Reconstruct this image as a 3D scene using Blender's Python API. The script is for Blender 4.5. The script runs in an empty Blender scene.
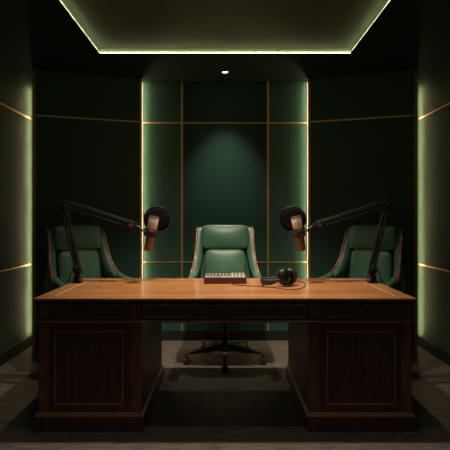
import bpy, bmesh, math, random
from mathutils import Vector, Matrix
random.seed(4)
PI = math.pi
scn = bpy.context.scene
COL = scn.collection

# ------------------------------------------------------------------ helpers
def nodes_mat(name):
    m = bpy.data.materials.new(name); m.use_nodes = True
    nt = m.node_tree
    return m, nt, nt.nodes['Principled BSDF']

def set_in(b, **kw):
    names = {'rough': 'Roughness', 'metal': 'Metallic', 'spec': 'Specular IOR Level', 'coat': 'Coat Weight', 'coatr': 'Coat Roughness', 'sheen': 'Sheen Weight'}
    for k, v in kw.items():
        b.inputs[names[k]].default_value = v

def plain(name, col, bump=0.0, bscale=200, var=0.08, **kw):
    """paint / leather / metal: gentle noise in tone and relief"""
    m, nt, b = nodes_mat(name)
    tc = nt.nodes.new('ShaderNodeTexCoord')
    n = nt.nodes.new('ShaderNodeTexNoise'); n.inputs['Scale'].default_value = 9
    r = nt.nodes.new('ShaderNodeValToRGB')
    nt.links.new(tc.outputs['Object'], n.inputs['Vector'])
    nt.links.new(n.outputs['Fac'], r.inputs['Fac'])
    r.color_ramp.elements[0].position = .3; r.color_ramp.elements[1].position = .7
    r.color_ramp.elements[0].color = tuple(c*(1-var) for c in col) + (1,)
    r.color_ramp.elements[1].color = tuple(min(1, c*(1+var)) for c in col) + (1,)
    nt.links.new(r.outputs['Color'], b.inputs['Base Color'])
    set_in(b, **kw)
    if bump:
        n2 = nt.nodes.new('ShaderNodeTexNoise'); n2.inputs['Scale'].default_value = bscale
        n2.inputs['Detail'].default_value = 3
        bp = nt.nodes.new('ShaderNodeBump'); bp.inputs['Strength'].default_value = bump; bp.inputs['Distance'].default_value = .002
        nt.links.new(tc.outputs['Object'], n2.inputs['Vector'])
        nt.links.new(n2.outputs['Fac'], bp.inputs['Height'])
        nt.links.new(bp.outputs['Normal'], b.inputs['Normal'])
    return m

def wood(name, c1, c2, stretch=(1.0, 14, 14), scale=3.0, planks=0.0, **kw):
    m, nt, b = nodes_mat(name)
    tc = nt.nodes.new('ShaderNodeTexCoord')
    mp = nt.nodes.new('ShaderNodeMapping'); mp.inputs['Scale'].default_value = stretch
    n = nt.nodes.new('ShaderNodeTexNoise'); n.inputs['Scale'].default_value = scale
    n.inputs['Detail'].default_value = 7; n.inputs['Roughness'].default_value = .62; n.inputs['Distortion'].default_value = .4
    r = nt.nodes.new('ShaderNodeValToRGB')
    r.color_ramp.elements[0].position = .34; r.color_ramp.elements[1].position = .66
    r.color_ramp.elements[0].color = c1 + (1,); r.color_ramp.elements[1].color = c2 + (1,)
    nt.links.new(tc.outputs['Object'], mp.inputs['Vector'])
    nt.links.new(mp.outputs['Vector'], n.inputs['Vector'])
    nt.links.new(n.outputs['Fac'], r.inputs['Fac'])
    out = r.outputs['Color']
    if planks:
        br = nt.nodes.new('ShaderNodeTexBrick')
        br.inputs['Scale'].default_value = 1.0
        br.inputs['Brick Width'].default_value = 1.3; br.inputs['Row Height'].default_value = planks
        br.inputs['Mortar Size'].default_value = .0012
        br.inputs['Color1'].default_value = (1, 1, 1, 1); br.inputs['Color2'].default_value = (.66, .60, .55, 1)
        br.inputs['Mortar'].default_value = (.5, .42, .36, 1)
        nt.links.new(tc.outputs['Object'], br.inputs['Vector'])
        mx = nt.nodes.new('ShaderNodeMix'); mx.data_type = 'RGBA'; mx.blend_type = 'MULTIPLY'
        mx.inputs['Factor'].default_value = .8
        nt.links.new(out, mx.inputs[6]); nt.links.new(br.outputs['Color'], mx.inputs[7])
        out = mx.outputs[2]
    nt.links.new(out, b.inputs['Base Color'])
    set_in(b, **kw)
    return m

def carpet_mat():
    m, nt, b = nodes_mat('carpet')
    tc = nt.nodes.new('ShaderNodeTexCoord')
    mp = nt.nodes.new('ShaderNodeMapping'); mp.inputs['Scale'].default_value = (5, 46, 1)
    n = nt.nodes.new('ShaderNodeTexNoise'); n.inputs['Scale'].default_value = 1.6; n.inputs['Detail'].default_value = 5
    n2 = nt.nodes.new('ShaderNodeTexNoise'); n2.inputs['Scale'].default_value = 130; n2.inputs['Detail'].default_value = 3
    mx = nt.nodes.new('ShaderNodeMix'); mx.data_type = 'FLOAT'; mx.inputs['Factor'].default_value = .5
    r = nt.nodes.new('ShaderNodeValToRGB')
    r.color_ramp.elements[0].position = .36; r.color_ramp.elements[1].position = .64
    r.color_ramp.elements[0].color = (.028, .021, .017, 1); r.color_ramp.elements[1].color = (.165, .132, .108, 1)
    nt.links.new(tc.outputs['Object'], mp.inputs['Vector']); nt.links.new(mp.outputs['Vector'], n.inputs['Vector'])
    nt.links.new(tc.outputs['Object'], n2.inputs['Vector'])
    nt.links.new(n.outputs['Fac'], mx.inputs[2]); nt.links.new(n2.outputs['Fac'], mx.inputs[3])
    nt.links.new(mx.outputs[0], r.inputs['Fac']); nt.links.new(r.outputs['Color'], b.inputs['Base Color'])
    bp = nt.nodes.new('ShaderNodeBump'); bp.inputs['Strength'].default_value = .7; bp.inputs['Distance'].default_value = .006
    nt.links.new(n2.outputs['Fac'], bp.inputs['Height']); nt.links.new(bp.outputs['Normal'], b.inputs['Normal'])
    set_in(b, rough=.95, spec=.1)
    return m

def emit(name, col, s):
    m = bpy.data.materials.new(name); m.use_nodes = True
    nt = m.node_tree; b = nt.nodes['Principled BSDF']
    b.inputs['Base Color'].default_value = (.8, .8, .75, 1)
    b.inputs['Emission Color'].default_value = col + (1,)
    b.inputs['Emission Strength'].default_value = s
    return m

def grille_mat(name, c1, c2, scale=420, **kw):
    m, nt, b = nodes_mat(name)
    tc = nt.nodes.new('ShaderNodeTexCoord')
    v = nt.nodes.new('ShaderNodeTexVoronoi'); v.inputs['Scale'].default_value = scale
    r = nt.nodes.new('ShaderNodeValToRGB')
    r.color_ramp.elements[0].position = .2; r.color_ramp.elements[1].position = .55
    r.color_ramp.elements[0].color = c1 + (1,); r.color_ramp.elements[1].color = c2 + (1,)
    nt.links.new(tc.outputs['Object'], v.inputs['Vector']); nt.links.new(v.outputs['Distance'], r.inputs['Fac'])
    nt.links.new(r.outputs['Color'], b.inputs['Base Color'])
    set_in(b, **kw)
    return m

M = dict(
    wall=plain('green_satin_wall', (.023, .072, .050), var=.06, rough=.55, spec=.4, bump=.015, bscale=90),
    side=plain('olive_satin_wall', (.040, .066, .046), var=.06, rough=.65, spec=.1, bump=.015, bscale=90),
    ceil=plain('ceiling_paint', (.015, .019, .013), var=.05, rough=.9, spec=.05),
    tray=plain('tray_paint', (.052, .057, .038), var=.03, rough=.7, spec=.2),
    face=plain('tray_face_glow', (.26, .27, .20), var=.03, rough=.7, spec=.2),  # paler than the lid: part of the strip's glow is in this colour
    base=plain('baseboard_paint', (.010, .013, .010), rough=.5),
    brass=plain('brushed_brass', (.86, .54, .24), var=.1, rough=.45, metal=1.0),
    copperedge=plain('copper_edge', (.50, .24, .11), var=.1, rough=.45, metal=.7),
    led_reflector=plain('cream_reflector', (.115, .110, .090), var=.03, rough=.7),  # for the added fin that shows the LED line
    bronze=plain('bronze_edge', (.42, .26, .12), var=.1, rough=.4, metal=.8),
    carpet=carpet_mat(),
    top=wood('desktop_wood', (.39, .148, .052), (.63, .285, .110), stretch=(1.1, 12, 12), planks=.155, rough=.30, spec=.5, coat=.5, coatr=.06),
    inlay=wood('inlay_wood', (.60, .38, .17), (.72, .48, .24), rough=.35),
    body=wood('mahogany', (.052, .021, .010), (.105, .042, .020), stretch=(9, 9, 1.2), rough=.4, spec=.3, coat=.08, coatr=.3),
    mould=wood('mahogany_moulding', (.22, .085, .034), (.36, .15, .06), stretch=(2, 2, 2), rough=.34, coat=.3, coatr=.2),
    flute_lit=wood('mahogany_lit_edges', (.15, .062, .027), (.26, .108, .048), stretch=(9, 9, 1.2), rough=.34, coat=.2, coatr=.2),  # same wood as the body, lightened: light caught on edges is painted in
    frieze=wood('mahogany_frieze', (.045, .019, .009), (.09, .036, .018), stretch=(1.2, 9, 9), rough=.35, spec=.4, coat=.25, coatr=.2),
    leather=plain('green_leather', (.056, .134, .091), var=.12, rough=.40, spec=.5, bump=.35, bscale=160),
    seam=plain('leather_piping', (.030, .085, .055), rough=.45),
    red=wood('rosewood', (.22, .058, .030), (.36, .105, .052), stretch=(8, 8, 2), rough=.25, coat=.5, coatr=.1),
    darkwood=wood('dark_rosewood', (.030, .016, .010), (.060, .030, .018), stretch=(8, 8, 2), rough=.35),
    black=plain('black_metal', (.006, .006, .006), rough=.32, spec=.3),
    rubber=plain('black_rubber', (.014, .013, .012), rough=.6),
    steel=plain('steel', (.55, .54, .50), rough=.28, metal=1.0),
    copper=plain('copper_body', (.18, .085, .048), var=.1, rough=.4, metal=.2),
    grille=grille_mat('mic_grille', (.92, .86, .80), (.62, .56, .50), rough=.45, metal=.2),
    grille_d=grille_mat('pop_fabric', (.009, .005, .004), (.004, .002, .002), rough=.9, spec=.05),
    maroon=wood('mixer_wood', (.050, .014, .010), (.085, .024, .016), rough=.4),
    panel=plain('mixer_panel', (.16, .15, .13), rough=.45),
    white=plain('white_plastic', (.78, .74, .66), rough=.4),
    grey=plain('grey_plastic', (.30, .28, .26), rough=.45),
    foam=plain('ear_leather', (.020, .018, .017), rough=.5, bump=.2),
    redcable=plain('cable_red', (.07, .025, .018), rough=.5),
    redknob=plain('red_knob', (.16, .03, .025), rough=.4),
    led=emit('led_strip', (1.0, .84, .50), 52),
    ledside=emit('led_strip_side', (1.0, .84, .44), 52),
    ledcove=emit('led_cove', (.96, 1.0, .54), 18),
    lens=emit('lamp_lens', (1.0, .93, .78), 6.0),
    fluff=plain('edge_dark', (.02, .01, .006), rough=.4),
)

def link_bm(name, bm, mat, parent=None, smooth=False, auto=None, recalc=True):
    if recalc: bmesh.ops.recalc_face_normals(bm, faces=bm.faces)
    me = bpy.data.meshes.new(name); bm.to_mesh(me); bm.free()
    me.materials.append(M[mat] if isinstance(mat, str) else mat)
    if smooth or auto:
        for p in me.polygons: p.use_smooth = True
    if auto:
        me.set_sharp_from_angle(angle=math.radians(auto))
    o = bpy.data.objects.new(name, me); COL.objects.link(o)
    if parent: o.parent = parent
    return o

def tag(o, label, cat, group=None):
    o['label'] = label; o['category'] = cat
    if group: o['group'] = group
    return o

def thing(name, label, cat, loc=(0, 0, 0), rz=0, group=None):
    o = bpy.data.objects.new(name, None); o.empty_display_size = .1
    COL.objects.link(o); o.location = loc; o.rotation_euler = (0, 0, rz)
    return tag(o, label, cat, group)

def struct(o):
    o['kind'] = 'structure'; return o

def add_box(bm, x0, x1, y0, y1, z0, z1, bev=0, seg=2, mat4=None):
    t = bmesh.new()
    bmesh.ops.create_cube(t, size=1)
    for v in t.verts:
        v.co = Vector(((x0+x1)/2 + v.co.x*(x1-x0), (y0+y1)/2 + v.co.y*(y1-y0), (z0+z1)/2 + v.co.z*(z1-z0)))
    if bev:
        bmesh.ops.bevel(t, geom=t.edges[:], offset=bev, segments=seg, affect='EDGES', profile=.5)
    if mat4: bmesh.ops.transform(t, matrix=mat4, verts=t.verts)
    merge(bm, t)

def merge(bm, t):
    me = bpy.data.meshes.new('tmp'); t.to_mesh(me); t.free()
    bm.from_mesh(me); bpy.data.meshes.remove(me)

def frame_for(d):
    d = d.normalized()
    up = Vector((0, 0, 1)) if abs(d.z) < .95 else Vector((0, 1, 0))
    a = d.cross(up).normalized(); b = d.cross(a).normalized()
    return a, b

def add_tube(bm, pts, r, n=10, caps=True, sx=1.0, sy=1.0):
    pts = [Vector(p) for p in pts]
    rr = r if isinstance(r, (list, tuple)) else [r]*len(pts)
    rings = []; a = None
    for i, p in enumerate(pts):
        d = (pts[min(i+1, len(pts)-1)] - pts[max(i-1, 0)])
        if d.length < 1e-9: d = Vector((0, 0, 1))
        d.normalize()
        if a is None: a, b = frame_for(d)
        else:
            a = (a - d*a.dot(d))
            a.normalize(); b = d.cross(a)
        rings.append([bm.verts.new(p + (a*math.cos(2*PI*k/n)*sx + b*math.sin(2*PI*k/n)*sy)*rr[i]) for k in range(n)])
    for i in range(len(rings)-1):
        for k in range(n):
            bm.faces.new((rings[i][k], rings[i][(k+1) % n], rings[i+1][(k+1) % n], rings[i+1][k]))
    if caps:
        bm.faces.new(rings[0][::-1]); bm.faces.new(rings[-1])

def add_cyl(bm, p0, p1, r0, r1=None, n=16):
    add_tube(bm, [p0, p1], [r0, r0 if r1 is None else r1], n)

def add_lathe(bm, prof, n=32, mat4=None):
    """prof list of (r,z) around z"""
    t = bmesh.new(); rings = []
    for r, z in prof:
        rings.append([t.verts.new((max(r, 1e-5)*math.cos(2*PI*k/n), max(r, 1e-5)*math.sin(2*PI*k/n), z)) for k in range(n)])
    for i in range(len(rings)-1):
        for k in range(n):
            t.faces.new((rings[i][k], rings[i][(k+1) % n], rings[i+1][(k+1) % n], rings[i+1][k]))
    t.faces.new(rings[0][::-1]); t.faces.new(rings[-1])
    if mat4: bmesh.ops.transform(t, matrix=mat4, verts=t.verts)
    merge(bm, t)

def add_torus(bm, R, r, n=48, m=8, mat4=None):
    t = bmesh.new(); rings = []
    for i in range(n):
        a = 2*PI*i/n
        rings.append([t.verts.new(((R + r*math.cos(2*PI*j/m))*math.cos(a), (R + r*math.cos(2*PI*j/m))*math.sin(a), r*math.sin(2*PI*j/m))) for j in range(m)])
    for i in range(n):
        for j in range(m):
            t.faces.new((rings[i][j], rings[(i+1) % n][j], rings[(i+1) % n][(j+1) % m], rings[i][(j+1) % m]))
    if mat4: bmesh.ops.transform(t, matrix=mat4, verts=t.verts)
    merge(bm, t)

def add_pillow(bm, w, d, h, k=6, n=12, mat4=None, bulge=0.0):
    """puffy block: w (x) d (y) h (z), centred; bulge pushes the -y face out"""
    t = bmesh.new()
    bmesh.ops.create_cube(t, size=2)
    bmesh.ops.subdivide_edges(t, edges=t.edges[:], cuts=n, use_grid_fill=True)
    for v in t.verts:
        p = v.co
        s = (abs(p.x)**k + abs(p.y)**k + abs(p.z)**k) ** (1/k)
        q = p / s
        y = q.y*d/2
        if q.y < 0: y -= bulge*max(0, 1-q.x**2)*max(0, 1-q.z**2)
        v.co = Vector((q.x*w/2, y, q.z*h/2))
    if mat4: bmesh.ops.transform(t, matrix=mat4, verts=t.verts)
    merge(bm, t)

def spline(pts, sub=6):
    P = [Vector(p) for p in pts]; out = []
    for i in range(len(P)-1):
        p0 = P[max(i-1, 0)]; p1 = P[i]; p2 = P[i+1]; p3 = P[min(i+2, len(P)-1)]
        for k in range(sub):
            t = k/sub
            out.append(.5*((2*p1) + (-p0+p2)*t + (2*p0-5*p1+4*p2-p3)*t*t + (-p0+3*p1-3*p2+p3)*t**3))
    out.append(P[-1]); return out

F = 487.0; EYE = 1.22; HOR = 219.0
def P(px, py, Y): return Vector(((px-225)*Y/F, Y, EYE - (py-HOR)*Y/F))

# ------------------------------------------------------------------ camera
cam = bpy.data.cameras.new('camera'); co = bpy.data.objects.new('camera', cam); COL.objects.link(co)
co.location = (0, 0, EYE); co.rotation_euler = (PI/2, 0, 0)
cam.sensor_width = 36; cam.lens = 36*F/450; cam.shift_y = -(225-HOR)/450; cam.clip_start = .02
scn.camera = co
scn.view_settings.view_transform = 'Standard'; scn.view_settings.look = 'None'
scn.view_settings.exposure = 0; scn.view_settings.gamma = 1
w = bpy.data.worlds.new('room_dark'); scn.world = w; w.use_nodes = True
w.node_tree.nodes['Background'].inputs['Color'].default_value = (.0, .0, .0, 1)

# ------------------------------------------------------------------ the room
XW, YB, YF, ZC = 1.875, 4.90, -0.9, 2.60
def S(name, boxes, mat, bev=0):
    bm = bmesh.new()
    for b in boxes: add_box(bm, *b, bev=bev)
    return struct(link_bm(name, bm, mat))
S('floor', [(-XW-.1, XW+.1, YF-.1, YB+.1, -.1, 0)], 'carpet')
S('wall_left', [(-XW-.1, -XW, YF-.1, YB+.1, 0, 2.9)], 'side')
S('wall_right', [(XW, XW+.1, YF-.1, YB+.1, 0, 2.9)], 'side')
S('wall_back', [(-XW, XW, YB, YB+.1, 0, 2.9)], 'wall')
S('wall_front', [(-XW, XW, YF-.1, YF, 0, 2.9)], 'wall')
# ceiling: border round a recessed tray
TX, TY0, TY1, TZ = 1.050, .35, 4.08, 2.660
LX, LY0, LY1, LZ = TX+.024, TY0-.024, TY1+.024, ZC+.012      # lip that hides the strip
S('ceiling', [(-XW, -TX, YF, YB, ZC, LZ), (TX, XW, YF, YB, ZC, LZ), (-TX, TX, TY1, YB, ZC, LZ), (-TX, TX, YF, TY0, ZC, LZ),
              (-XW, -LX, YF, YB, LZ, ZC+.3), (LX, XW, YF, YB, LZ, ZC+.3), (-LX, LX, LY1, YB, LZ, ZC+.3), (-LX, LX, YF, LY0, LZ, ZC+.3),
              (-LX, LX, LY0, LY1, TZ, ZC+.3)], 'ceil')
# tray lining panels (lid, and upright faces with strip glow in their pale tone)
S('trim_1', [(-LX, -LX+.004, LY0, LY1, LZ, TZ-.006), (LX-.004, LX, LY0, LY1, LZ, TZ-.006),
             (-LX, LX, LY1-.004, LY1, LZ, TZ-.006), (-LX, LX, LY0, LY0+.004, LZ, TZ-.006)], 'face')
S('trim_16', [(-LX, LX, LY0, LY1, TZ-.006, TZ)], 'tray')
# angled panels in front of the back corners
for s, nm in ((-1, 'wall_back_left'), (1, 'wall_back_right')):
    bm = bmesh.new()
    a0 = Vector((s*.838, 4.815, 0)); a1 = Vector((s*1.762, 4.50, 0))
    d = (a1-a0).normalized(); nrm = Vector((-d.y, d.x, 0));
    if nrm.y < 0: nrm = -nrm
    T = .022
    q = [a0, a1, a1+nrm*T, a0+nrm*T]
    lo = [bm.verts.new(p) for p in q]; hi = [bm.verts.new(p+Vector((0, 0, ZC))) for p in q]
    bm.faces.new(lo); bm.faces.new(hi[::-1])
    for i in range(4): bm.faces.new((lo[i], lo[(i+1) % 4], hi[(i+1) % 4], hi[i]))
    struct(link_bm(nm, bm, 'wall'))
    # trims on that panel: upright edges, picture rail, skirting
    def run(name, p0, p1, z0, z1, th, mat, off=0.0):
        bm = bmesh.new()
        o = -nrm
        q = [p0+o*off, p1+o*off, p1+o*(off+th), p0+o*(off+th)]
        lo = [bm.verts.new(p+Vector((0, 0, z0))) for p in q]; hi = [bm.verts.new(p+Vector((0, 0, z1))) for p in q]
        bm.faces.new(lo); bm.faces.new(hi[::-1])
        for i in range(4): bm.faces.new((lo[i], lo[(i+1) % 4], hi[(i+1) % 4], hi[i]))
        return struct(link_bm(name, bm, mat))
    k = 2 if s < 0 else 3
    run('trim_%d' % k, a0+d*.012, a1-d*.02, 2.172, 2.186, .005, 'brass')
    run('trim_%d' % (k+2), a0-d*.017, a0+d*.008, 0, ZC, .005, 'copperedge')
    run('trim_%d' % (k+4), a1-d*.012, a1+d*.016, 0, ZC, .007, 'bronze')
    run('baseboard_back_left' if s < 0 else 'baseboard_back_right', a0+d*.014, a1-d*.02, 0, .10, .012, 'base')
# centre wall battens
for i, x in enumerate((-.433, .433)):
    S('trim_%d' % (8+i), [(x-.010, x+.010, YB-.008, YB, .10, ZC)], 'brass')
S('trim_10', [(-.825, .825, YB-.006, YB, 2.180, 2.194)], 'brass')
S('trim_11', [(-.825, .825, YB-.006, YB, .780, .794)], 'brass')
S('baseboard_back', [(-.80, .80, YB-.014, YB, 0, .10)], 'base')
for s, nm in ((-1, 'left'), (1, 'right')):
    x0, x1 = sorted((s*XW, s*(XW-.006)))
    n0 = 12 if s < 0 else 14
    S('trim_%d' % n0, [(x0, x1, YF, 4.72, 2.178, 2.192)], 'brass')
    S('trim_%d' % (n0+1), [(x0, x1, YF, 4.72, .776, .790)], 'brass')
    x0, x1 = sorted((s*XW, s*(XW-.014)))
    S('baseboard_'+nm, [(x0, x1, YF, 4.80, 0, .10)], 'base')

# ------------------------------------------------------------------ light strips
def led(name, label, boxes, mat, group=None):
    bm = bmesh.new()
    for b in boxes: add_box(bm, *b)
    o = link_bm(name, bm, mat)
    return tag(o, label, 'light strip', group)
SW = .008
led('led_cove_strip', 'warm white LED strip running round the recessed ceiling tray',
    [(-TX-.007, TX+.007, TY1+.003, TY1+.007, LZ+.0005, LZ+.0045), (-TX-.007, TX+.007, TY0-.007, TY0-.003, LZ+.0005, LZ+.0045),
     (-TX-.007, -TX-.003, TY0-.003, TY1+.003, LZ+.0005, LZ+.0045), (TX+.003, TX+.007, TY0-.003, TY1+.003, LZ+.0005, LZ+.0045)], 'ledcove')
for s, nm in ((-1, 'left'), (1, 'right')):
    x0, x1 = sorted((s*.835, s*.842))
    led('led_wall_strip', 'thin vertical LED strip at the %s edge of the central green wall' % nm, [(x0, x1, 4.862, 4.870, .11, ZC-.01)], 'led')
    lp = [o_ for o_ in COL.objects if o_.name.startswith('led_wall_strip')][-1]
    bm = bmesh.new(); xa_, xb_ = sorted((s*.848, s*.823)); add_box(bm, xa_, xb_, 4.888, 4.8995, .11, ZC-.005)
    link_bm('led_reflector', bm, 'led_reflector', lp)  # added reflector fin, stands in for the strip's visible bright line
    x0, x1 = sorted((s*1.843, s*1.849))
    led('led_wall_strip', 'vertical LED glow strip beside the %s side wall behind the bronze panel edge' % nm, [(x0, x1, 4.676, 4.683, .11, ZC-.12)], 'ledside')

def downlight(x, y, z, label, power, angle, blend=.6, aim=None, group=None, col=(1, .86, .66), r=.032, soft=.03):
    t = thing('ceiling_downlight', label, 'downlight', (x, y, z), 0, group)
    bm = bmesh.new(); add_torus(bm, r, .006, 32, 8)
    link_bm('trim_ring', bm, 'black', t, smooth=True)
    bm = bmesh.new(); add_lathe(bm, [(0, -.001), (r-.006, -.001), (r-.004, .004), (0, .005)], 24)
    link_bm('lens', bm, 'lens', t)
    L = bpy.data.lights.new('bulb', 'SPOT'); L.energy = power; L.spot_size = math.radians(angle); L.spot_blend = blend
    L.color = col; L.shadow_soft_size = soft
    lo = bpy.data.objects.new('bulb', L); COL.objects.link(lo); lo.parent = t; lo.location = (0, 0, -.02)
    if aim:
        v = Vector(aim) - Vector((x, y, z-.02)); lo.rotation_euler = v.to_track_quat('-Z', 'Y').to_euler()
    return t
downlight(0, 4.57, ZC-.001, 'small round white downlight in the ceiling before the central wall', 52, 74, 1.0, aim=(0, 4.58, 0), col=(1, .95, .80))
for x, nm in ((-.62, 'left'), (0, 'middle'), (.62, 'right')):
    downlight(x, 3.12 if x == 0 else 3.08, TZ-.007, 'recessed downlight in the ceiling tray over the %s of the desk' % nm, 225 if x == 0 else 40, 88 if x == 0 else 84, .9, aim=(x*.8, 3.5, 0), group='downlights in the ceiling tray')
for x, nm in ((-.62, 'left'), (.62, 'right')):
    downlight(x, 2.60, TZ-.007, 'recessed downlight in the ceiling tray before the front of the desk, %s one' % nm, 9, 120, 1.0, group='downlights in the ceiling tray')

for x, nm in ((-.9, 'left'), (.9, 'right')):  # unseen fill lamps added to lift the dark panels and desk front
    downlight(x, -.45, ZC-.001, 'added fill lamp out of view in the ceiling near the %s front corner of the room' % nm, 52, 150, 1.0, col=(.85, 1, .85), group='added fill lamps near the front wall', soft=.15)
# ------------------------------------------------------------------ desk
DW, D0, D1, DT = 1.098, 2.785, 3.74, .766
desk = thing('executive_desk', 'large mahogany twin pedestal desk with glossy orange wood top and inlaid border', 'desk', (0, (D0+D1)/2, 0))
yc = (D0+D1)/2
def part(name, bm, mat, parent=desk, **kw):
    bmesh.ops.translate(bm, verts=bm.verts, vec=(0, -yc, 0))
    return link_bm(name, bm, mat, parent, **kw)
bm = bmesh.new(); add_box(bm, -DW, DW, D0, D1, DT-.014, DT, bev=.003)
dtop = part('desktop', bm, 'top')
bm = bmesh.new(); add_box(bm, -DW+.006, DW-.006, D0+.006, D1-.006, DT-.024, DT-.0135, bev=.003)
part('top_moulding', bm, 'fluff')
bm = bmesh.new(); e = .09; wd = .007
for b in ((-DW+e, DW-e, D0+e, D0+e+wd), (-DW+e, DW-e, D1-e-wd, D1-e), (-DW+e, -DW+e+wd, D0+e+wd, D1-e-wd), (DW-e-wd, DW-e, D0+e+wd, D1-e-wd)):
    add_box(bm, *b, DT-.002, DT+.0006)
part('inlay', bm, 'inlay', dtop)
# frieze carcass (open in the middle between front and rear rails)
FZ0, FZ1 = .634, DT-.0235
FY = D0+.022
bm = bmesh.new()
add_box(bm, -1.082, 1.082, FY, D1-.022, FZ0, FZ1)
part('frieze', bm, 'frieze')
bm = bmesh.new()
add_box(bm, -1.088, 1.088, FY-.008, D1-.014, .622, .6345, bev=.003)
part('frieze_moulding', bm, 'mould')

def ring_rect(bm, x0, x1, z0, z1, y, w_, th):
    """rectangular moulding on a plane y facing -y"""
    add_box(bm, x0, x1, y-th, y, z1-w_, z1, bev=th*.4)
    add_box(bm, x0, x1, y-th, y, z0, z0+w_, bev=th*.4)
    add_box(bm, x0, x0+w_, y-th, y, z0+w_, z1-w_, bev=th*.4)
    add_box(bm, x1-w_, x1, y-th, y, z0+w_, z1-w_, bev=th*.4)
# drawers in the front frieze
for x0, x1 in ((-1.005, -.56), (-.475, .475), (.56, 1.005)):
    bm = bmesh.new()
    add_box(bm, x0, x1, FY-.005, FY+.002, FZ0+.012, FZ1-.010, bev=.002)
    d_ = part('drawer', bm, 'frieze')
    bm = bmesh.new()
    ring_rect(bm, x0+.008, x1-.008, FZ0+.020, FZ1-.018, FY-.005, .005, .004)
    part('drawer_moulding', bm, 'flute_lit', d_)
    bm = bmesh.new()
    xm = (x0+x1)/2; zm = (FZ0+FZ1)/2
    add_lathe(bm, [(.0, 0), (.007, .001), (.004, .006), (.004, .010), (.010, .014), (.008, .020), (0, .022)], 20,
              Matrix.Translation((xm, FY-.004, zm)) @ Matrix.Rotation(PI/2, 4, 'X'))
    part('knob', bm, 'frieze', d_, smooth=True)
# fluted blocks between drawers
for x in (-1.045, -.5175, .5175, 1.045):
    bm = bmesh.new()
    for k in range(3):
        xx = x + (k-1)*.018
        add_tube(bm, [(xx, FY, FZ0+.016), (xx, FY, FZ1-.012)], .006, 8)
    part('fluted_block', bm, 'flute_lit', auto=40)
# pedestals
for s, nm in ((-1, 'left'), (1, 'right')):
    xa, xb = sorted((s*.482, s*1.078))
    bm = bmesh.new()
    add_box(bm, xa, xb, FY+.004, D1-.026, .085, .6225, bev=.002)
    ped = part('pedestal', bm, 'body')
    PYF = FY+.004
    bm = bmesh.new()
    add_box(bm, xa-.012, xb+.012, PYF-.020, D1-.010, 0, .086, bev=.002)
    part('plinth', bm, 'body', ped)
    bm = bmesh.new()
    add_box(bm, xa-.014, xb+.014, PYF-.022, D1-.008, .085, .095, bev=.003)
    add_box(bm, xa-.006, xb+.006, PYF-.012, D1-.016, .094, .106, bev=.004)
    part('plinth_moulding', bm, 'mould', ped)
    xl, xr = xa+.095, xb-.105
    if s > 0: xl, xr = xa+.105, xb-.095
    bm = bmesh.new(); ring_rect(bm, xl, xr, .150, .575, PYF, .007, .007)
    part('panel_moulding', bm, 'mould', ped)
    bm = bmesh.new(); add_box(bm, xl+.012, xr-.012, PYF-.002, PYF+.001, .162, .563, bev=.001)
    part('raised_panel', bm, 'body', ped)
    for x0 in (xa+.006, xb-.058):
        bm = bmesh.new()
        for k in range(4):
            xx = x0 + .005 + k*.0145
            add_tube(bm, [(xx, PYF, .112), (xx, PYF, .615)], .0052, 8)
        part('pilaster', bm, 'flute_lit', ped, auto=40)
    # side panel mouldings on the outer flank
    xo = s*1.078
    bm = bmesh.new()
    x0, x1 = sorted((xo, xo+s*.006))
    for b in ((D0+.12, D1-.12, .150, .157), (D0+.12, D1-.12, .568, .575), (D0+.12, D0+.127, .157, .568), (D1-.127, D1-.12, .157, .568)):
        add_box(bm, x0, x1, *b, bev=.002)
    part('side_moulding', bm, 'mould', ped)

# ------------------------------------------------------------------ office chair
def lerp_tab(tab, x):
    tab = sorted(tab)
    if x <= tab[0][0]: return tab[0][1]
    for (a, va), (b, vb) in zip(tab, tab[1:]):
        if x <= b: return va + (vb-va)*(x-a)/(b-a)
    return tab[-1][1]
XT = [(.40, .275), (.50, .305), (.60, .315), (.69, .315), (.76, .288), (.86, .268), (1.0, .256), (1.10, .252), (1.18, .246)]
EDGE = [(.318, 1.145), (.268, 1.10), (.215, .98), (.160, .86), (.075, .765), (-.04, .712), (-.17, .695), (-.25, .668), (-.275, .60), (-.25, .50), (-.18, .45)]
BACK = [(.345, 1.138), (.338, 1.09), (.320, .98), (.300, .86), (.285, .765), (.272, .68), (.262, .60), (.25, .54), (.22, .48), (.10, .445), (-.05, .43)]

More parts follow.
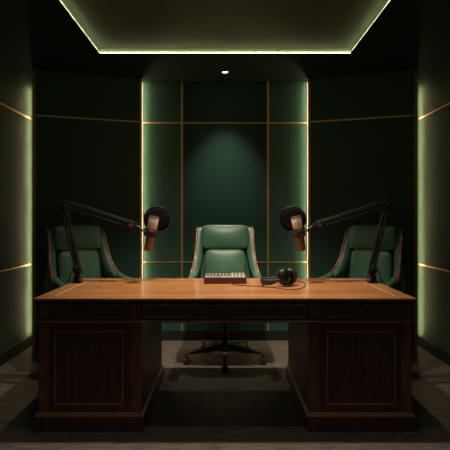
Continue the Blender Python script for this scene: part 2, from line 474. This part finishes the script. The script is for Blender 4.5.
def make_chair(label, loc, rz):
    t = thing('executive_chair', label, 'chair', loc, rz, 'green leather executive chairs behind the desk')
    lean = math.atan2(.10, .68)
    R = Matrix.Rotation(-lean, 4, 'X')
    # back shell
    bm = bmesh.new()
    add_pillow(bm, .475, .07, .72, k=9, n=14, mat4=Matrix.Translation((0, .298, .79)) @ R)
    shell = link_bm('back_shell', bm, 'leather', t, smooth=True)
    # padded inner back between wings
    bm = bmesh.new()
    add_pillow(bm, .43, .09, .224, k=7, n=16, bulge=.032, mat4=Matrix.Translation((0, .262, 1.053)) @ R)
    link_bm('head_cushion', bm, 'leather', t, smooth=True)
    bm = bmesh.new()
    add_pillow(bm, .375, .09, .46, k=7, n=18, bulge=.030, mat4=Matrix.Translation((0, .213, .716)) @ R)
    link_bm('back_cushion', bm, 'leather', t, smooth=True)
    # wings that sweep into the arms, with a rosewood strip on the outer edge
    for s in (-1, 1):
        bm = bmesh.new(); rows = []
        ed = spline([(y, z, 0) for y, z in EDGE], 4); bk = spline([(y, z, 0) for y, z in BACK], 4)
        nu = 7
        out_edge = []
        for a, b in zip(ed, bk):
            row_o, row_i = [], []
            for u in range(nu+1):
                f = u/nu
                y = a.x + (b.x-a.x)*f; z = a.y + (b.y-a.y)*f
                xo = lerp_tab(XT, z) - .030*f*f
                th = .050*math.sin(PI*(.22+.56*f))+.010
                if u == 0: th = .016
                row_o.append(bm.verts.new((s*xo, y, z))); row_i.append(bm.verts.new((s*(xo-th), y, z)))
            out_edge.append(Vector((s*lerp_tab(XT, a.y), a.x, a.y)))
            rows.append((row_o, row_i))
        for (o0, i0), (o1, i1) in zip(rows, rows[1:]):
            for u in range(nu):
                bm.faces.new((o0[u], o0[u+1], o1[u+1], o1[u])); bm.faces.new((i0[u], i1[u], i1[u+1], i0[u+1]))
            bm.faces.new((o0[0], o1[0], i1[0], i0[0])); bm.faces.new((o0[-1], i0[-1], i1[-1], o1[-1]))
        for ro, ri in (rows[0], rows[-1]):
            for u in range(nu): bm.faces.new((ro[u], ri[u], ri[u+1], ro[u+1]))
        wg = link_bm('side_wing', bm, 'leather', t, auto=50)
        bm = bmesh.new()
        tr = [p + Vector((s*.003, 0, 0)) for p in out_edge[:21]]
        rr = [.0095]*len(tr); rr[0] = .006; rr[-1] = .005; rr[-2] = .008
        add_tube(bm, tr, rr, 10)
        link_bm('wood_trim', bm, 'red', wg, smooth=True)
        bm = bmesh.new()
        am = [Vector((s*(lerp_tab(XT, p.z)-.022), p.y, p.z)) for p in out_edge[18:33]]
        add_tube(bm, am, [.018]+[.028]*(len(am)-2)+[.018], 12)
        link_bm('arm_pad', bm, 'leather', t, smooth=True)
    bm = bmesh.new()
    add_pillow(bm, .52, .53, .13, k=6, n=12, mat4=Matrix.Translation((0, -.03, .455)))
    link_bm('seat', bm, 'leather', t, smooth=True)
    bm = bmesh.new(); add_box(bm, -.13, .13, -.14, .12, .345, .395, bev=.01)
    link_bm('seat_mechanism', bm, 'black', t)
    bm = bmesh.new()
    add_lathe(bm, [(.045, .085), (.052, .10), (.050, .13), (.030, .15), (.028, .22), (.020, .225), (.020, .35)], 20)
    link_bm('gas_column', bm, 'black', t, auto=40)
    for k in range(5):
        a = -PI/2 + k*2*PI/5
        d = Vector((math.cos(a), math.sin(a), 0)); n_ = Vector((-d.y, d.x, 0))
        bm = bmesh.new()
        sec = [(.03, .030, .095, .150), (.10, .028, .098, .142), (.20, .024, .094, .124), (.30, .019, .084, .106), (.345, .016, .078, .098), (.36, .010, .080, .094)]
        prev = None
        for r_, w_, z0, z1 in sec:
            q = [bm.verts.new(d*r_ + n_*w_*sx + Vector((0, 0, zz))) for sx, zz in ((-1, z0), (1, z0), (.8, z1), (-.8, z1))]
            if prev:
                for i in range(4): bm.faces.new((prev[i], prev[(i+1) % 4], q[(i+1) % 4], q[i]))
            else: bm.faces.new(q[::-1])
            prev = q
        bm.faces.new(prev)
        lg = link_bm('base_leg', bm, 'darkwood', t)
        bm = bmesh.new()
        c = d*.335
        add_cyl(bm, c+Vector((0, 0, .05)), c+Vector((0, 0, .082)), .008)
        for sx in (-1, 1):
            add_cyl(bm, c+n_*sx*.008+Vector((0, 0, .028)), c+n_*sx*.026+Vector((0, 0, .028)), .028, .026, 20)
        add_cyl(bm, c-n_*.010+Vector((0, 0, .034)), c+n_*.010+Vector((0, 0, .034)), .026, .026, 16)
        link_bm('caster', bm, 'rubber', lg, auto=40)
    return t
make_chair('green leather executive chair centred behind the desk facing the camera', (0, 4.19, 0), 0)
make_chair('green leather executive chair at the left, turned inward, half behind the left boom arm', (-1.152, 4.12, 0), math.radians(38))
make_chair('green leather executive chair at the right, turned inward, half behind the right boom arm', (1.152, 4.12, 0), math.radians(-38))

# ------------------------------------------------------------------ boom arms, microphones, pop filters
def boom(s, side):
    def W(px, py, Y=3.46):
        p = P(px, py, Y)
        if s > 0: p.x = -p.x
        return p
    base = W(77, 285); base.z = DT
    t = thing('boom_arm', 'black spring boom arm clamped to the %s rear corner of the desk' % side, 'microphone arm', base)
    O = Vector(base)
    def prt(name, bm, mat, parent=t, **kw):
        bmesh.ops.translate(bm, verts=bm.verts, vec=-O)
        return link_bm(name, bm, mat, parent, **kw)
    # clamp: foot plate + block
    bm = bmesh.new()
    add_box(bm, O.x-.036, O.x+.036, O.y-.028, O.y+.032, DT+.0005, DT+.010, bev=.003)
    add_box(bm, O.x-.020, O.x+.020, O.y-.018, O.y+.022, DT+.0095, DT+.052, bev=.004)
    prt('clamp', bm, 'black')
    bm = bmesh.new()
    add_cyl(bm, (O.x, O.y, DT+.050), (O.x, O.y, DT+.075), .016)
    add_box(bm, O.x-.024, O.x+.024, O.y-.020, O.y+.020, DT+.068, DT+.105, bev=.006)
    prt('swivel_post', bm, 'black', auto=40)
    bm = bmesh.new()
    add_cyl(bm, (O.x-s*.022, O.y-.004, DT+.034), (O.x-s*.046, O.y-.004, DT+.034), .011, .013, 16)
    prt('clamp_knob', bm, 'steel', auto=40)
    J0 = W(79, 273); J1 = W(63, 204.5); J2 = W(131, 225)
    dy = Vector((0, .014, 0))
    # lower arm: two rods in the picture plane, doubled in depth, with spring
    def arm(A, B, gap, name, mid):
        d = (B-A).normalized(); n_ = Vector((d.z, 0, -d.x))
        bm = bmesh.new()
        for off in (-gap, gap):
            for q in (-dy, dy):
                add_tube(bm, [A+n_*off+q, B+n_*off+q], .0068, 8)
        add_box(bm, -.016, .016, -.022, .022, -.012, .012, bev=.003, mat4=Matrix.Translation(A+d*(B-A).length*mid) @ Matrix.Rotation(math.atan2(d.x, d.z), 4, 'Y'))
        o = prt(name, bm, 'black', auto=40)
        # spring between the rods
        L = (B-A).length; pts = []
        turns = 34
        sA, sB = .12, .52
        for i in range(turns*8+1):
            f = i/(turns*8); a = 2*PI*f*turns
            c = A + d*(L*(sA+(sB-sA)*f))
            pts.append(c + n_*math.cos(a)*.0065 + Vector((0, 1, 0))*math.sin(a)*.0065)
        bm = bmesh.new(); add_tube(bm, pts, .0014, 5)
        prt('spring', bm, 'steel' if name == 'upper_arm_x' else 'black', o, smooth=True)
        return o
    arm(J0, J1, .0145, 'lower_arm', .93)
    arm(J1, J2, .0145, 'upper_arm', .93)
    for J, r in ((J0, .019), (J1, .021), (J2, .018)):
        bm = bmesh.new()
        add_cyl(bm, J-Vector((0, .026, 0)), J+Vector((0, .026, 0)), r, r, 20)
        prt('joint', bm, 'black', auto=40)
    bm = bmesh.new()
    add_cyl(bm, J1-Vector((0, .027, 0)), J1-Vector((0, .036, 0)), .010, .008, 14)
    prt('joint_screw', bm, 'steel', auto=40)
    bm = bmesh.new()
    add_cyl(bm, W(136.5, 223.5)-Vector((0, .028, 0)), W(136.5, 223.5)-Vector((0, .012, 0)), .008, .008, 14)
    prt('joint_screw', bm, 'steel', auto=40)
    # small red knob and head fitting
    K = W(135.5, 225.0)
    bm = bmesh.new(); add_cyl(bm, J2-Vector((0, .040, 0)), J2-Vector((0, .026, 0)), .009, .011, 16)
    prt('tension_knob', bm, 'redknob', auto=40)
    bm = bmesh.new(); add_tube(bm, [J2, W(137, 226), W(141.0, 229.3), W(143.6, 231)], [.010, .010, .009, .008], 12)
    add_cyl(bm, W(136, 225)-Vector((0, .014, 0)), W(136, 225)+Vector((0, .014, 0)), .012, .012, 16)
    prt('head_fitting', bm, 'black', auto=50)
    # cable along the arm and down behind the clamp
    n1 = Vector((-s, 0, .25)) * 1
    pts = [W(134, 222), W(120, 218), W(100, 211.5), W(80, 205), W(66, 201), W(61.0, 203), W(62, 215), W(66, 235), W(70, 255), W(72, 266), W(68.5, 276), W(67.8, 284.2)]
    pts = [p+Vector((0, .03, 0)) for p in pts]
    pts[-1].z = DT+.0045; pts.append(pts[-1]+Vector((-s*-.03, .05, 0))); pts.append(pts[-1]+Vector((0, .06, 0)))
    bm = bmesh.new(); add_tube(bm, spline(pts, 5), .0034, 7)
    prt('cable', bm, 'rubber', smooth=True)

    # ---------------- microphone
    top = W(154.2, 216.5, 3.40); bot = W(148.0, 250.0, 3.44)
    ax = (top-bot); L = ax.length; ax.normalize()
    q = ax.to_track_quat('Z', 'Y').to_matrix().to_4x4()
    m = thing('microphone', 'copper studio microphone with silver grille hanging on the %s boom arm' % side, 'microphone', bot)
    ml = Matrix.Identity(4)
    bm = bmesh.new()
    add_lathe(bm, [(.0, 0), (.026, .0), (.030, .004), (.0305, L*.28), (.031, L*.58), (.029, L*.62), (0, L*.621)], 32, q)
    link_bm('body', bm, 'copper', m, auto=40)
    bm = bmesh.new()
    add_lathe(bm, [(0, L*.62), (.031, L*.621), (.034, L*.65), (.0345, L*.955), (.0335, L*.965), (0, L*.966)], 32, q)
    link_bm('grille', bm, 'grille', m, auto=40)
    bm = bmesh.new()
    add_lathe(bm, [(.0, L*.962), (.0345, L*.962), (.0355, L*.975), (.033, L*.995), (.024, L*1.0), (0, L)], 32, q)
    link_bm('cap_ring', bm, 'steel', m, auto=40)
    bm = bmesh.new()
    add_lathe(bm, [(.0, L*.605), (.0325, L*.606), (.034, L*.63), (0, L*.631)], 32, q)
    link_bm('waist_ring', bm, 'black', m, auto=40)
    bm = bmesh.new()
    add_lathe(bm, [(0, -.006), (.016, -.006), (.018, .001), (0, .001)], 24, q)
    link_bm('connector', bm, 'black', m, auto=40)
    # shock mount cradle
    bm = bmesh.new()
    for h_, R_ in ((.44, .046), (.60, .046)):
        add_torus(bm, R_, .0062, 40, 8, q @ Matrix.Translation((0, 0, L*h_)))
    for k in range(6):
        a = 2*PI*k/6+.3
        add_tube(bm, [q @ Vector((.046*math.cos(a), .046*math.sin(a), L*.44)), q @ Vector((.046*math.cos(a), .046*math.sin(a), L*.60))], .003, 6)
    for k in range(8):
        a = 2*PI*k/8; b2 = a+.5
        add_tube(bm, [q @ Vector((.045*math.cos(a), .045*math.sin(a), L*.60)), q @ Vector((.029*math.cos(b2), .029*math.sin(b2), L*.52)), q @ Vector((.045*math.cos(a+1), .045*math.sin(a+1), L*.44))], .0016, 5)
    hp = W(145, 231.5)-bot
    add_tube(bm, [hp, q @ Vector((s*.046, .0, L*.52))], [.008, .007], 10)
    link_bm('shock_mount', bm, 'black', m, smooth=True)

    # ---------------- pop filter
    c = W(157.2, 219.4, 3.53)
    f_ = thing('pop_filter', 'round dark pop filter behind the %s microphone' % side, 'pop filter', c)
    rot = Matrix.Rotation(PI/2, 4, 'X') @ Matrix.Rotation(0, 4, 'Z')
    tilt = Matrix.Rotation(-s*math.radians(8), 4, 'Z')
    bm = bmesh.new(); add_torus(bm, .093, .0048, 56, 8, tilt @ rot)
    link_bm('rim', bm, 'black', f_, smooth=True)
    bm = bmesh.new()
    add_lathe(bm, [(0, -.003), (.06, -.0028), (.092, -.001), (.092, .001), (.06, .0028), (0, .003)], 56, tilt @ rot)
    link_bm('screen', bm, 'grille_d', f_, smooth=True)
    bm = bmesh.new()
    p1 = W(148.5, 234.5, 3.475)-c
    e0 = Vector((s*.055, .0, -.076))
    e0 = Vector(((.045)*s, 0, -.083))
    add_tube(bm, spline([e0, e0+Vector((s*.012, -.01, -.02)), p1+Vector((0, .02, -.012)), p1], 5), .0042, 8)
    link_bm('gooseneck', bm, 'black', f_, smooth=True)
boom(-1, 'left'); boom(1, 'right')

# ------------------------------------------------------------------ audio mixer
mx0 = P(204, 284, 3.40).x; mx1 = P(246.5, 284, 3.40).x
mw = (mx1-mx0)
mix = thing('audio_mixer', 'small audio mixer with rows of pale knobs lying on the desk before the middle chair', 'mixer', ((mx0+mx1)/2, 3.40, DT))
bm = bmesh.new()
H0, H1 = .042, .056
v = []
for x in (-mw/2, mw/2):
    v.append([bm.verts.new(p) for p in ((x, 0, .002), (x, .17, .002), (x, .17, H1), (x, 0, H0))])
bm.faces.new(v[0]); bm.faces.new(v[1][::-1])
for i in range(4): bm.faces.new((v[0][i], v[0][(i+1) % 4], v[1][(i+1) % 4], v[1][i]))
bmesh.ops.bevel(bm, geom=bm.edges[:], offset=.003, segments=2, affect='EDGES')
link_bm('case', bm, 'maroon', mix)
sl = math.atan2(H1-H0, .17)
def onm(x, y): return Vector((x, y, H0 + (H1-H0)*y/.17))
bm = bmesh.new()
add_box(bm, -mw/2+.006, mw/2-.006, .004, .164, 0, .0025, bev=.001, mat4=Matrix.Translation((0, 0, H0)) @ Matrix.Rotation(sl, 4, 'X'))
link_bm('control_panel', bm, 'panel', mix)
ncol = 11
for c_ in range(ncol):
    x = -mw/2 + .020 + c_*(mw-.040)/(ncol-1)
    for r_ in range(4):
        y = .150 - r_*.030
        bm = bmesh.new()
        add_lathe(bm, [(0, 0), (.0052, 0), (.0048, .003), (.0042, .012), (.0035, .013), (0, .0132)], 12, Matrix.Translation(onm(x, y)+Vector((0, 0, .002))))
        link_bm('knob', bm, ('black' if r_ != 2 else 'grey') if c_ < 7 else ('white' if r_ % 2 else 'black'), mix, auto=40)
    bm = bmesh.new()
    add_box(bm, x-.006, x+.006, .020, .034, H0+.003, H0+.010, bev=.002)
    link_bm('fader_cap', bm, 'white', mix)

# ------------------------------------------------------------------ headphones
hc = P(286, 286, 3.31)
hp = thing('headphones', 'black over-ear headphones lying on the desk right of the mixer', 'headphones', (hc.x-.004, 3.30, DT))
cups = [(Vector((-.014, -.022, .066)), math.radians(24), .25), (Vector((.034, .030, .064)), math.radians(205-40), .25)]
for i, (c, az, tl) in enumerate(cups):
    mm = Matrix.Translation(c) @ Matrix.Rotation(az, 4, 'Z') @ Matrix.Rotation(PI/2-tl, 4, 'X') @ Matrix.Diagonal((.90, 1.04, 1, 1))
    bm = bmesh.new()
    add_lathe(bm, [(0, .034), (.026, .034), (.042, .030), (.053, .018), (.055, .002), (0, .001)], 32, mm)
    cp = link_bm('ear_cup', bm, 'black', hp, auto=50)
    bm = bmesh.new(); add_torus(bm, .040, .016, 32, 12, mm @ Matrix.Translation((0, 0, -.007)))
    link_bm('ear_pad', bm, 'foam', cp, smooth=True)
    bm = bmesh.new(); add_torus(bm, .030, .0018, 32, 8, mm @ Matrix.Translation((0, 0, .0345)))
    link_bm('cup_ring', bm, 'foam', cp, smooth=True)
bm = bmesh.new()
arc = spline([(-.020, -.050, .070), (-.060, -.058, .044), (-.110, -.050, .032), (-.152, -.018, .030), (-.158, .040, .030), (-.120, .085, .032), (-.050, .095, .044), (.030, .066, .080)], 6)
na = len(arc)
add_tube(bm, arc, [.009 + .012*min(1, max(0, min(i, na-1-i)-6)/6) for i in range(na)], 12, sx=.45, sy=1.0)
link_bm('headband', bm, 'foam', hp, smooth=True)
for a in ((-.020, -.050, .072, -.016, -.056, .055), (.030, .066, .084, .036, .064, .060)):
    bm = bmesh.new(); add_tube(bm, [a[:3], ((a[0]+a[3])/2, (a[1]+a[4])/2-.002, (a[2]+a[5])/2), a[3:]], .006, 8)
    link_bm('yoke', bm, 'steel', hp, smooth=True)
o0 = Vector(hp.location)
cz = DT+.0048
def D(px, py):
    Y = (EYE-cz)*F/(py-HOR); return Vector(((px-225)*Y/F, Y, cz))-o0
cord = [Vector((.045, .028, .022)), D(299, 281.5)+Vector((0,0,.002)), D(304.5, 283), D(305, 286), D(299, 288.8), D(288, 289.3), D(274, 287.6), D(262, 286.4), D(250, 285.8), D(241, 285.4), D(234, 284.9)+Vector((0, 0, .003)), Vector(P(229, 281.5, 3.396))-o0]
bm = bmesh.new(); add_tube(bm, spline(cord, 7), .0032, 7)
link_bm('cord', bm, 'redcable', hp, smooth=True)
